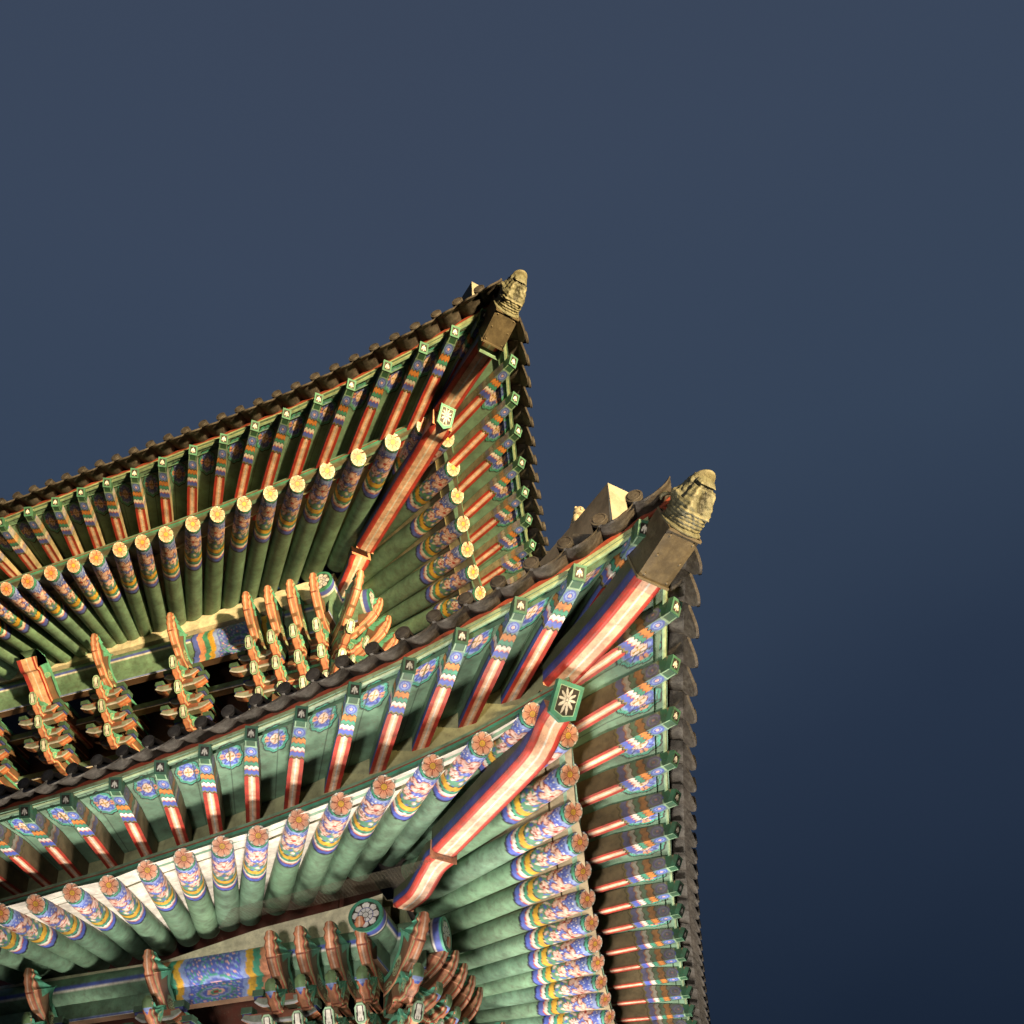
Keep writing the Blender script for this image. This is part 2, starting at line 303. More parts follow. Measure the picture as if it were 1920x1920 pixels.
rng = np.random.default_rng(4)
def eave_side(side, tier):
    key = (side, tier); Cp, Fp = EAVE[key]; ft, rt, m = FT[key], RT[key], RSL[tier]
    hipz = (lambda t: .50 + .02 * t) if tier == 0 else (lambda t: .10 + .03 * t)
    # ---- round rafters
    rin = []
    R0 = .100
    for i, (s, d, z) in enumerate(Fp):
        t = float(itp(rt, s)); L = 2.08
        if t < .99:
            Lh = (s - d) / (1 - t + 1e-6) - .12
            L = min(L, max(.5, Lh))
        L += rng.uniform(-.02, .02)
        a = W(s, d, z, side, tier); b = W(s + t * L, d + L, z + m * L, side, tier)
        ax = nrm(b - a); rin.append((s, d, z, t, L))
        mb = MB(); jx = rng.uniform(-.02, .02); jt = rng.uniform(-.15, .15)
        R_ = R0 * rng.uniform(.96, 1.05)
        tn1 = rng.uniform(.82, 1.12) * np.array([rng.uniform(.96, 1.05), 1, rng.uniform(.92, 1.05)]); bet = .42; tube(mb, a, b, R_ * .97, R_ * (.97 + .25 * L), lambda X, T: p_round(X + jx * (X > .1), T + jt) * tn1, nx=int(100 + 26 * max(0, np.linalg.norm(b - a) - 1)), nt=56, cut=bet)
        o = mb.build('round_rafter', M_WOOD, gate)
        f = MB(); upa = nrm(np.array([0, 0, 1]) - ax * ax[2]); n = nrm(-ax - upa * bet); rot = rng.uniform(0, .8); disc(f, a + n * .004, n, R_ * .985, p_flower if not rot else (lambda r, ph: p_flower(r, ph + rot)), nr=22, na=96)
        f.build('flower_cap', M_WOOD, o)
    # ---- plaster between the round rafters
    mb = MB(); rows = []
    seq = [(.72, .72, Fp[0][2] + .03, 1.0, 1.9)] + rin
    for s, d, z, t, L in seq:
        L2 = max(L - .02, .6); x = np.linspace(-.03, L2, 14)
        rows.append(W(s + t * x, d + x, z + .045 + m * x, side, tier))
    P = np.array(rows); mb.grid(P, c3(.58, .54, .48) if (tier == 0 and side == 0) else (c3(.30, .24, .15) if tier == 0 else c3(.26, .23, .14)), False)  # upper tier plaster coloured darker, standing in for the shade between rafters
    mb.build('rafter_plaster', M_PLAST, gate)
    # ---- flying rafters
    tops = []
    for i, (s, d, z) in enumerate(Cp):
        t = float(itp(ft, s)); L = 1.36; n = 170
        x = np.linspace(0, L, n); bs = .05 if tier == 0 else .12; tn0 = rng.uniform(.80, 1.12)
        pth = W(s + t * x, d + x, z - .052 + bs * x, side, tier)
        wd = .104 + .030 * np.clip(x / .6, 0, 1); ht = (.125 + .07 * np.clip(x / .6, 0, 1)) if tier == 0 else (.120 + .025 * np.clip(x / .6, 0, 1))
        S = nrm(np.cross(pth[-1] - pth[0], (0, 0, 1)))
        os_ = 1 if np.dot(S, W(1, 0, 0, side, tier) - W(0, 0, 0, side, tier)) > 0 else -1
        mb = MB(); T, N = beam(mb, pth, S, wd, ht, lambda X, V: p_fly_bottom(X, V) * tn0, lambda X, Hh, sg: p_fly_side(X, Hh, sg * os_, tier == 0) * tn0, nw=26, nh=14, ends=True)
        o = mb.build('flying_rafter', M_WOOD, gate)
        k = MB(); Tn = nrm(T[0] + N[0] * .36); up = nrm(N[0] - T[0] * .36); cc = pth[0] + N[0] * .060 - Tn * .010
        A, B = np.meshgrid(np.linspace(-1, 1, 22), np.linspace(-1, 1, 22), indexing='ij')
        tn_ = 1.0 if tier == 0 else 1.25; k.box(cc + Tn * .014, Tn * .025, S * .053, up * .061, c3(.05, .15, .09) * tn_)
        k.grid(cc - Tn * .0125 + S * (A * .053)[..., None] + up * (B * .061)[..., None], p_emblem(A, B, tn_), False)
        k.build('end_cap', M_WOOD, o)
        tops.append((pth + N * ht[:, None], x))
    # ---- soffit boards, one per gap
    hx = np.linspace(0, 1.36, 170)
    zt0 = tops[0][0][:, 2] - (H if tier else 0)
    hp = W(-.50 + hx * 1.12, -.50 + hx * 1.12, zt0 + (.12 if tier == 0 else .04) * np.clip(1 - hx, 0, 1) , side, tier)
    allt = [hp] + [t[0] for t in tops]
    for i in range(len(allt) - 1):
        A_, B_ = allt[i], allt[i + 1]; ns = 44
        v = np.linspace(0, 1, ns)
        P = A_[:, None] * (1 - v)[None, :, None] + B_[:, None] * v[None, :, None]
        k0 = 6 if side else 1; P = P[k0:] + np.array([0, 0, .002])
        C = full(P.shape[:2], GREEN * rng.uniform(.85, 1.12)); gap = np.linalg.norm(P[:, 0] - P[:, -1], axis=1)
        xs = hx[k0:] * np.linalg.norm(A_[-1] - A_[0]) / 1.36
        mid = P[np.argmin(abs(xs - .345)), ns // 2]
        if i > 0:
            along = nrm(A_[-1] - A_[0]); rel = P - mid; px = rel @ along; q = rel - px[..., None] * along; acr = np.linalg.norm(q, axis=-1)
            p_medal(px, acr, C, .122 if tier == 0 else .112)
        vs = rng.integers(10, ns - 10); put(C, (np.arange(ns) == vs)[None] & np.ones((len(P), 1), bool), GREEN * .35)
        put(C, (np.abs(xs - .085) < .004)[:, None] & np.ones((1, ns), bool), DARK * 3)
        MB().grid(P, C, False).build('soffit_board', M_BOARD, gate)
    # ---- plate over the round rafters (lower eave batten) and blocking boards
    s = np.linspace(Fp[0][0] - (.33 if not side else .2), Fp[-1][0] + .3, 120)
    fd = np.polynomial.Polynomial.fit(Fp[:, 0], Fp[:, 1], 3)(s); fz = np.interp(s, Fp[:, 0], Fp[:, 2]); pf = np.polynomial.Polynomial.fit(Fp[:, 0], Fp[:, 2], 4); fz = .35 * fz + .65 * pf(s)
    fz = np.where(s < Fp[0][0], Fp[0][2] + (Fp[0][0] - s) * .25, fz)
    mb = MB(); z0 = fz + .066
    prof = [(-.035, .0), (-.035, .03), (-.04, .033), (-.04, .045), (-.035, .048), (-.03, .085), (.09, .085), (.09, 0), (-.035, 0)]
    cols = [TEAL * .9, TEAL * .9, RUST, RUST, GREEN, GREEN * 1.1, GREEN, GREEN, GREEN]
    P = np.stack([W(s, fd + a, z0 + b, side, tier) for a, b in prof], 1); mb.grid(P, np.array(cols)[None].repeat(len(s), 0), False)
    mb.build('eave_batten', M_WOOD, gate)
    # blocking boards between flying rafters, standing on the batten
    inner = [t[0] for t in tops]
    for i in range(len(inner) - 1):
        k = 152; a, b = inner[i][k], inner[i + 1][k]; nn = 30
        v = np.linspace(0, 1, nn); h = np.linspace(0, 1, 14); V_, H_ = np.meshgrid(v, h, indexing='ij')
        base = a * (1 - V_[..., None]) + b * V_[..., None]; bsd = (lambda p: (p[..., 1], -p[..., 0]) if side else (-p[..., 0], p[..., 1]))(base - (np.array([-Q, Q, H]) if tier else 0))
        bz = np.interp(bsd[0], Fp[:, 0], Fp[:, 2]) + .10 + (H if tier else 0); dep = np.maximum(base[..., 2] - bz, .12); H_r = H_
        P = base - np.array([0, 0, 1]) * (dep * (1 - H_))[..., None]
        C = full(V_.shape, c3(.30, .30, .17)); H_ = H_ * dep / .26; r = np.hypot((V_ - .5) * 6, (H_ - .42) * 2.6); ph = np.arctan2(V_ - .5, H_ - .42)
        put(C, r < .75 + .35 * np.cos(5 * ph), ORANGE); put(C, (np.abs(np.sin(5 * ph)) < .25) & (r < 1), c3(.4, .35, .18))
        MB().grid(P, C, False).build('blocking_board', M_BOARD, gate)
    # ---- outer plate, red tile batten
    lo = -.50
    s = np.linspace(lo, Cp[-1][0] + .4, 160); ds = np.concatenate([[lo], Cp[:, 0]]); dd = np.concatenate([[lo], Cp[:, 1]])
    dz = np.concatenate([[Cp[0][2] + (.10 if tier == 0 else .03)], Cp[:, 2]])
    pd_ = np.polynomial.Polynomial.fit(ds, dd, 4); pz_ = np.polynomial.Polynomial.fit(ds, dz, 5)
    cd = pd_(s); cz = .5 * pz_(s) + .5 * np.interp(s, ds, dz)
    mb = MB(); eo = .032 if side else 0.0; prof = [(.05 + eo, .068), (.022 + eo, .070), (.010 + eo, .118), (.12 + eo, .12), (.12 + eo, .075)]
    cols = [GREEN * 1.3, c3(.34, .40, .22), c3(.30, .36, .2), GREEN, GREEN]
    ms = s > -.33; P = np.stack([W(s[ms], cd[ms] + a, cz[ms] + b, side, tier) for a, b in prof], 1); mb.grid(P, np.array(cols)[None].repeat(len(P), 0), False)
    mb.build('eave_edge_board', M_WOOD, gate)
    n2 = 600; s2 = np.linspace(lo, Cp[-1][0] + .4, n2); cd2 = np.interp(s2, s, cd); cz2 = np.interp(s2, s, cz)
    sp = .262; wave = .028 * (1 - np.abs(np.cos(math.pi * (s2 - lo) / sp)))
    mb = MB(); P = np.stack([W(s2, cd2 + .06 + eo, cz2 + .122, side, tier), W(s2, cd2 + .022 + eo * 1.5, cz2 + .126, side, tier), W(s2, cd2 + .015 + eo * 1.5, cz2 + .168 - wave, side, tier), W(s2, cd2 + .1, cz2 + .18 - wave, side, tier)], 1)
    mb.grid(P, c3(.27, .05, .025), False); mb.build('tile_batten', M_WOOD, gate)
    # ---- tiles
    nt_ = int((Cp[-1][0] + .3 - lo) / sp)
    for i in range(nt_):
        sc = lo + .02 + sp * (i + .5)
        if i > 0 or not side: make_tile(side, tier, sc, sp, cd, cz, s)
    # dark decking above, closing the roof from below
    mb = MB(); x = np.linspace(0, 1, 8)
    P = np.stack([W(s, cd - .05 + x_ * (4.6 if tier == 0 else 5), cz + .19 + x_ * (4.6 if tier == 0 else 5) * .55, side, tier) for x_ in x], 1)
    if side: pass
    smin = np.maximum(P[..., 1] if False else 0, 0)
    # clip against the hip so the two slopes meet
    S_ = np.broadcast_to(s[:, None], P.shape[:2]).copy(); D_ = (cd[:, None] - .05 + x[None] * 4.6); Z_ = cz[:, None] + .19 + x[None] * 4.6 * .55
    S2 = np.maximum(S_, D_)
    MB().grid(W(S2, D_, Z_, side, tier), c3(.06, .05, .045), False).build('roof_deck', M_TILE, gate)

TILE = c3(.037, .030, .025)
def make_tile(side, tier, sc, sp, cd, cz, s):
    dd = float(np.interp(sc, s, cd)); zz = float(np.interp(sc, s, cz))
    slope_s = float((np.interp(sc + .1, s, cz) - np.interp(sc - .1, s, cz)) / .2); sl_d = float((np.interp(sc + .1, s, cd) - np.interp(sc - .1, s, cd)) / .2)
    jz = rng.uniform(-.006, .006); tone = rng.uniform(.75, 1.25); TC = TILE * tone
    hw = sp * .5; lx = .62 if side else 1.0; xs0 = .115 if side else .165
    u = np.linspace(-1, 1, 13); xd = np.linspace(-xs0, .75, 8); U, X = np.meshgrid(u, xd, indexing='ij')
    def L(U, X, z): return W(sc + U * hw, dd + X + sl_d * U * hw, zz + z + slope_s * U * hw + jz, side, tier)
    sag = .058 * (1 - U ** 2)
    mb = MB(); zb = .158 - sag + (X + .10) * .38
    mb.grid(L(U, X, zb), TC); mb.grid(L(U, X, zb + .022), TC)
    # drip lip: a crescent hanging from the outer end, leaning outwards
    h = np.linspace(0, 1, 7); U2, H2 = np.meshgrid(u, h, indexing='ij')
    drop = (.020 + .110 * np.clip(1 - U2 ** 2, 0, 1) ** .75)
    z_top = .158 - .052 * (1 - U2 ** 2) + (-.065) * .38 + .022
    zl = z_top - drop * H2; xl = -xs0 + .005 - .022 * H2 - (.095 * lx * H2 * np.clip(1 - U2 ** 2, 0, 1))
    rel = -.006 * np.sin(np.clip((1 - U2 ** 2), 0, 1) * 9) * np.sin(H2 * 3)
    mb.grid(L(U2, xl + rel, zl), TC * 1.05); mb.grid(L(U2, xl + .02, zl), TC)
    edge = np.stack([L(u, xl[:, -1], zl[:, -1]), L(u, xl[:, -1] + .02, zl[:, -1])], 1); mb.grid(edge, TC * 1.3, False)
    mb.build('eave_tile', M_TILE, gate)
    # convex tile on the joint at sc + hw
    s3 = sc + hw; d3 = float(np.interp(s3, s, cd)); z3 = float(np.interp(s3, s, cz)); r = .060; TC2 = TILE * rng.uniform(.85, 1.4)
    def L3(ds, X, z): return W(s3 + ds, d3 + X, z3 + z, side, tier)
    th = np.linspace(-.25, math.pi + .25, 15); xd = np.linspace(-.20, .75, 7); T, X = np.meshgrid(th, xd, indexing='ij')
    mb = MB(); ax = .155 + (X + .2) * .38 + jz; mb.grid(L3(np.cos(T) * r, X, ax + np.sin(T) * r), TC2); mb.grid(L3(np.cos(T) * (r - .014), X, ax + np.sin(T) * (r - .014)), TC2)
    o = mb.build('ridge_row_tile', M_TILE, gate)
    mb = MB(); n = nrm(L3(0, -.20, .15) - L3(0, 0, .20)); c = L3(0, -.203, .158 + jz)
    def pr(rr, ph): return full(rr.shape, TC2 * 1.25)
    n = nrm(n + np.array([0, 0, .30])); disc(mb, c, n, .062, pr, nr=10, na=30, dome=.004); disc(mb, c - n * .022, n, .062, pr, nr=3, na=30)
    tube(mb, c, c - n * .022, .062, .062, lambda X, T: full(X.shape, TC2), nx=2, nt=30); 
    rr = np.linspace(.058, .064, 2); 
    tube(mb, c + n * .006, c - n * .002, .046, .050, lambda X, T: full(X.shape, TC2 * 1.3), nx=2, nt=30)
    mb.build('tile_end_disc', M_TILE, o)

for tier in (0, 1):
    for side in (0, 1): eave_side(side, tier)

# ------------------------------------------------------------------ hip rafters
def diagW(t, z, tier, off=0.0):
    t = np.asarray(t, float); P = np.stack([-t, t, z], -1) + (np.array([-Q, Q, H]) if tier else 0)
    return P + np.array([1, 1, 0]) / math.sqrt(2) * off
SD = np.array([1, 1, 0]) / math.sqrt(2)
def hip(tier):
    if tier == 0:
        up = [(.62, .665), (.3, .65), (0, .66), (-.34, .715)]; uw, uh = .25, .26
        lowr = [(.585, .375), (.68, .33), (.78, .22), (.92, .165), (1.4, .150), (2.02, .142)]
        tail = [(2.03, .075), (2.12, .085), (2.22, .045), (2.36, -.04), (2.46, -.06), (2.66, -.03)]
        pl = (.525, .455); lw = .27
    else:
        up = [(.62, .12), (.2, .02), (-.3, -.130), (-.36, -.125)]; uw, uh = .25, .24
        lowr = [(.57, -.085), (.66, -.075), (.76, -.03), (.95, -.01), (1.6, .09), (2.22, .175)]
        tail = [(2.30, .165), (2.42, .12), (2.50, .10), (2.62, .06), (2.8, .05)]
        pl = (.50, .005); lw = .265
    a = np.array(up); pth = catmull(np.stack([-a[:, 0], a[:, 0], a[:, 1]], 1), 60) + (np.array([-Q, Q, H]) if tier else 0)
    mb = MB(); beam(mb, pth[::-1], SD, uw, uh, p_hip_bottom, p_hip_side, nw=30, nh=16, chamf=.03, endc=SALM)
    mb.build('upper_hip_rafter', M_WOOD, gate)
    a = np.array(lowr); pth = catmull(np.stack([-a[:, 0], a[:, 0], a[:, 1]], 1), 90) + (np.array([-Q, Q, H]) if tier else 0)
    mb = MB(); T, N = beam(mb, pth, SD, lw, .27, p_hip_bottom, p_hip_side, nw=30, nh=16, chamf=.025, endc=SALM)
    o = mb.build('hip_rafter', M_WOOD, gate)
    # flower board on its end
    c = diagW(np.array(pl[0]), np.array(pl[1]), tier); n = nrm(np.array([1, -1, -.95])); upv = nrm(np.array([0, 0, 1]) - n * n[2])
    A, B = np.meshgrid(np.linspace(-1, 1, 60), np.linspace(-1, 1, 60), indexing='ij'); k = .93 if tier == 0 else .74
    Bz = B * .145 * k - np.where(B < 0, (-B) * (1 - np.abs(A)) * .055, 0)
    mb = MB(); fr = c + n * .02 + SD * (A * .135 * k)[..., None] + upv * Bz[..., None]; mb.grid(fr, p_hip_emblem(A, B), False)
    for sl in (np.s_[0, :], np.s_[-1, :], np.s_[:, 0], np.s_[:, -1]): mb.grid(np.stack([fr[sl], fr[sl] - n * .05], 1), TEAL * .7, False)
    mb.grid(fr - n * .05, NAVY, False)
    mb.build('flower_board', M_WOOD, o)
    # tail: curved bearing block
    a = np.array(tail); pth = catmull(np.stack([-a[:, 0], a[:, 0], a[:, 1]], 1), 60) + (np.array([-Q, Q, H]) if tier else 0)
    mb = MB(); ww = np.interp(np.linspace(0, 1, 60), [0, .15, .3, 1], [1.12, 1.12, .95, .9]) * lw
    beam(mb, pth, SD, ww, .2, p_hip_bottom, p_hip_side, nw=30, nh=14, chamf=.03, endc=SALM)
    mb.build('hip_tail_block', M_WOOD, gate)
    # sheet sleeve
    st, sz = ((-.27, .695), (-.53, .80)) if tier == 0 else ((-.27, -.16), (-.50, -.10))
    pts_ = np.array([st, ((st[0] + sz[0]) / 2, (st[1] + sz[1]) / 2 - .005), sz]) if False else np.array([(st[0], st[1]), (sz[0], sz[1])])
    pth = np.stack([np.linspace(-st[0], -sz[0], 20), np.linspace(st[0], sz[0], 20), np.linspace(st[1], sz[1], 20) - .018], 1) + (np.array([-Q, Q, H]) if tier else 0)
    SL = c3(.075, .058, .035)
    def sb(X, V): 
        C = full(X.shape, SL); return C
    mb = MB(); beam(mb, pth, SD, .275, .31, lambda X, V: full(X.shape, SL), lambda X, Hh, sg: full(X.shape, SL * .9), nw=12, nh=8, ends=False, chamf=.012, ptop=SL)
    T = nrm(pth[-1] - pth[0]); N = nrm(np.cross(T, SD)); N = N if N[2] > 0 else -N
    for kk, tt in ((0, 0), (-1, 0)):
        mb.box(pth[kk] + N * -.004, T * .008, SD * .142, N * .006, SL * 1.6); 
        for sg in (-1, 1): mb.box(pth[kk] + N * .15 + SD * sg * .140, T * .008, SD * .005, N * .155, SL * 1.6)
    for a_ in (-.1, .1):
        for f_ in (.1, .5, .9):
            disc(mb, pth[0] + T * (f_ * np.linalg.norm(pth[-1] - pth[0])) + SD * a_ - N * .004, -N, .008, lambda r, p: full(r.shape, SL * 2), nr=3, na=10, dome=.004)
    mb.build('metal_sleeve', M_METAL, gate)
    # ceramic dragon head finial: swept body with neck rings, jaw, brow and hooked snout
    base = pth[-1] + N * .14
    dirs = nrm(T + N * (.08 if tier == 0 else .02)); L = .35 if tier == 0 else .345
    upn = nrm(np.cross(SD, dirs)); upn = upn if upn[2] > 0 else -upn
    nx, na = 150, 96; x = np.linspace(0, 1, nx); ph = np.linspace(-math.pi, math.pi, na)
    X, PH = np.meshgrid(x, ph, indexing='ij')         # ph=0 bottom
    wr = np.interp(X, [0, .03, .06, .25, .45, .62, .8, .93, 1], [.172, .172, .142, .142, .150, .130, .108, .080, .012])
    hr = np.interp(X, [0, .03, .06, .25, .45, .62, .8, .93, 1], [.172, .172, .147, .155, .165, .145, .118, .085, .012])
    sup = (np.abs(np.cos(PH)) ** 2.6 + np.abs(np.sin(PH)) ** 2.6) ** (-1 / 2.6)
    bot = np.clip(np.cos(PH), 0, 1)
    ring = np.where((X > .07) & (X < .40), .006 * np.abs(np.sin((X - .07) * 46 + .8 * np.abs(PH))), 0)
    throat = np.where(X > .36, -.030 * np.exp(-((PH / .32) ** 2)) * np.sin(np.clip((X - .36) / .5, 0, 1) * math.pi), 0)
    jaw = np.where((X > .36) & (X < .9), .016 * np.exp(-(((np.abs(PH) - .62) / .16) ** 2)), 0)
    mouth = -.030 * np.exp(-(((np.abs(PH) - 1.35) / .12) ** 2)) * (X > .5)
    brow = .035 * np.exp(-(((np.abs(PH) - 2.2) / .25) ** 2)) * np.exp(-((X - .46) / .10) ** 2)
    eye = .022 * np.exp(-(((np.abs(PH) - 1.75) / .14) ** 2)) * np.exp(-((X - .52) / .05) ** 2)
    curl = (.0055 * np.sin(26 * X + 5 * np.sin(3 * PH)) * np.sin(7 * PH + 9 * X) + .003 * np.sin(61 * X + 4 * np.cos(5 * PH)) * np.cos(13 * PH)) * (X > .06)
    rad = (ring + throat + jaw + mouth + brow + eye + curl + np.where((X > .80) & (X < .87) & (np.abs(PH) < 1.5), -.02, 0)) * np.clip((1 - X) / .12, 0, 1)
    wr, hr = wr * .92, hr * .92; a_ = (wr * sup + rad) * np.sin(PH); b_ = (hr * sup + rad) * np.cos(PH)
    bend = .05 * X ** 2.2 * (1 if tier == 0 else .6)
    P = base + dirs * (X * L)[..., None] + SD * a_[..., None] - upn * (b_ - bend)[..., None]
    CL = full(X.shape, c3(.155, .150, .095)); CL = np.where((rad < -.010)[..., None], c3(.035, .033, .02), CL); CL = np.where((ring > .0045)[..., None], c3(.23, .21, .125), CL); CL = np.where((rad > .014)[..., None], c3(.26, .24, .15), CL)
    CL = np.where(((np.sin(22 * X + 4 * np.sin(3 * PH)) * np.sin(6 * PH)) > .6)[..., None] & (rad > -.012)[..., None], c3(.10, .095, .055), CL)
    mb = MB(); mb.grid(P, CL)
    o = mb.build('dragon_head', M_STONE, gate)
    # beak over the mouth slit
    mb = MB(); a1 = np.linspace(0, math.pi, 24); b1 = np.linspace(0, 2 * math.pi, 40); A, B = np.meshgrid(a1, b1, indexing='ij')
    cbk = base + dirs * (.83 * L) + upn * .055
    P = cbk + dirs * (np.cos(A) * .098)[..., None] + SD * (np.sin(A) * np.cos(B) * .088)[..., None] + upn * (np.sin(A) * np.sin(B) * .040 - .035 * np.clip(np.cos(A), 0, 1) ** 2)[..., None]
    mb.grid(P, c3(.22, .20, .12)); mb.build('upper_lip', M_STONE, o)
    for sg in (-1, 1):
        mb = MB(); hp = catmull(np.array([(.40, .10, .12), (.34, .13, .17), (.24, .14, .205), (.16, .13, .20)]), 16); A, PHH = np.meshgrid(np.arange(16), np.linspace(0, 2 * math.pi, 12), indexing='ij'); rr = np.linspace(.032, .010, 16)[A]
        P = base + dirs * (hp[A, 0] * L)[..., None] + SD * (sg * (hp[A, 1] + rr * np.cos(PHH)))[..., None] + upn * (hp[A, 2] + rr * np.sin(PHH))[..., None]
        mb.grid(P, c3(.16, .145, .085)); mb.build('horn', M_STONE, o)
for tier in (0, 1): hip(tier)

# ------------------------------------------------------------------ purlins, filler wedges, bracket sets
def p_pur(s0list):
    def f(x, th):
        C = full(x.shape, GREEN); put(C, np.abs(np.abs(th) - 1.25) < .10, WHITE); put(C, (np.abs(th) > 1.33) & (np.abs(th) < 1.6), BLUE)
        return C
    return f
def stripe_paint(x, centers, C, th):
    for c in centers:
        y = np.abs(x - c) + .03 * np.abs(np.sin(2.2 * th))
        bands(y, [(.0, .36, BLUE), (.36, .43, LBLUE), (.43, .52, YELL), (.52, .61, TEAL), (.61, .71, PETAL), (.71, .80, BLUE), (.80, .82, DARK)], C)
        cu = np.sin(52 * (x - c) + 2 * np.sin(7 * th)) * np.cos(8 * th + 20 * np.abs(x - c)); mm = y < .34; put(C, mm & (cu > .35), TEAL); put(C, mm & (cu > .6), LBLUE); put(C, mm & (cu < -.7), PINK)
        rr = np.hypot((x - c) / .26, th / 1.0); put(C, rr < .9, TEAL); put(C, rr < .78, LBLUE); put(C, rr < .62, BLUE); put(C, rr < .45, PINK); put(C, rr < .3, TEAL); put(C, rr < .16, RED)
    return C
for tier in (0, 1):
    q = PUR[tier]; cent = [4.95 if tier == 0 else 4.55]
    for side in (0, 1):
        mb = MB(); s1 = 10.5; a = W(q['e'], q['d'], q['z2'], side, tier); b = W(s1, q['d'], q['z'], side, tier)
        tube(mb, a, b, q['r'], q['r'], lambda X, T: put_cap(stripe_paint(X + q['e'], cent, p_pur(0)(X, T), T), X), nx=420, nt=48) if False else None
        def pp(X, T):
            C = stripe_paint(X + q['e'], cent, p_pur(0)(X, T), T)
            bands(X, [(0, .02, TEAL), (.02, .10, BLUE), (.10, .125, WHITE), (.125, .14, DARK)], C); return C
        tube(mb, a, b, q['r'], q['r'], pp, nx=460, nt=48)
        o = mb.build('eave_purlin', M_WOOD, gate)
        f = MB()
        def pd(r, ph):
            C = full(r.shape, TEAL * .8); put(C, r < .80, DARK); b_ = .72 + .05 * np.cos(8 * ph)
            put(C, (r < b_) & (np.abs(np.cos(4 * ph)) > .25) & (r > .46), c3(.66, .62, .62)); put(C, (r < .46) & (r > .42), NAVY * 2); put(C, (r < .42) & (np.abs(np.sin(4 * ph)) > .25) & (r > .18), c3(.60, .58, .60)); put(C, r < .15, c3(.7, .68, .68))
            put(C, (np.hypot(r * np.cos(ph * 1) , 0) < 0), WHITE); return C
        disc(f, a - nrm(b - a) * .004, -nrm(b - a), q['r'] * .995, pd, nr=24, na=100)
        f.build('purlin_end', M_WOOD, o)
        # square strip under the purlin, painted like it
        z0 = q['z'] - q['r']
        mb = MB(); s = np.linspace(q['e'] + .2, s1, 400); h = np.linspace(0, 1, 16); S_, H_ = np.meshgrid(s, h, indexing='ij')
        C = full(S_.shape, GREEN * .9); put(C, H_ < .18, LBLUE); put(C, H_ < .10, BLUE); put(C, H_ < .02, WHITE); C = stripe_paint(S_, cent, C, (H_ - .5) * 2.5)
        zz = (q['z2'] - q['z']) * np.clip(1 - (S_ - q['e']) / (s1 - q['e']), 0, 1)
        mb.grid(W(S_, q['d'] - .06, z0 - .22 + .23 * H_ + zz, side, tier), C, False)
        mb.grid(W(S_[:, :2], q['d'] - .06 + np.array([0, .12]), z0 - .22 + zz[:, :2], side, tier), BROWN, False)
        mb.grid(W(S_, q['d'] + .06, z0 - .22 + .23 * H_ + zz, side, tier), C, False)
        mb.build('purlin_support', M_WOOD, gate)
        # tan filler wedge, thicker towards the corner
        mb = MB(); s = np.linspace(2.95, s1, 60)
        zt = (np.interp(s, [2.9, 3.4, 4.4, 5.6, 10.5], [.30, .20, .10, -.13, -.15]) if tier == 0 else np.interp(s, [2.9, 3.5, 4.6, 7.2, 9.2, 10.5], [.58, .55, .48, .37, .41, .40]))
        zb = np.full_like(s, -.18) if tier == 0 else np.full_like(s, .19); zt = np.maximum(zt, zb + .035)
        for dd, o_ in ((2.80, 0), (3.06, 0)): mb.grid(np.stack([W(s, dd, zb, side, tier), W(s, dd, zt, side, tier)], 1), c3(.70, .62, .45), False)
        mb.grid(np.stack([W(s, 2.80, zb, side, tier), W(s, 3.06, zb, side, tier)], 1), c3(.62, .55, .40), False); mb.grid(np.stack([W(s, 2.80, zt, side, tier), W(s, 3.06, zt, side, tier)], 1), TAN, False)
        mb.build('rafter_wedge', M_PLAST, gate)

def swirl(C, x, y, cx, cy, R, c1):
    r = np.hypot(x - cx, y - cy); ph = np.arctan2(y - cy, x - cx)
    m = (r < R) & (np.abs(((r / R * 2.2 - ph / (2 * math.pi)) % 1) - .5) < .19); put(C, m, c1); put(C, (r < R * 1.1) & (r > R * .93), c1)
def arm_bottom(bumps=3.0):
    def f(x, v):
        C = full(x.shape, c3(.36, .09, .045)); put(C, np.abs(v) < .55, c3(.56, .24, .13)); put(C, np.abs(v) < .09, c3(.72, .50, .38)); put(C, np.abs(v) > .74, c3(.24, .05, .03)); put(C, np.abs(v) > .88, c3(.22, .34, .17)); put(C, (np.abs(x - .30) < .008), c3(.20, .05, .03)); put(C, (x > .46) & (np.abs(v) < .9) & (np.sin(x * 38) > .55), c3(.20, .10, .05))
        return C
    return f
def arm_side(sw, hs=.2):
    def f(x, h, sg):
        C = full(x.shape, c3(.16, .09, .05)); put(C, h > .74, c3(.10, .34, .22)); put(C, (h > .69) & (h < .74), DARK); put(C, (x < .40) & (h > .30), c3(.10, .36, .24)); put(C, h < .13, SALM); put(C, (h > .13) & (h < .2) , c3(.25, .05, .03))
        for cx, cy, R in sw: swirl(C, x, h * hs, cx, cy, R, c3(.34, .46, .26))
        return C
    return f
PL = {1: [(2.75, -.44), (2.96, -.74), (3.18, -1.04)], 0: [(2.60, -.40), (2.62, -.80), (2.84, -1.12)]}
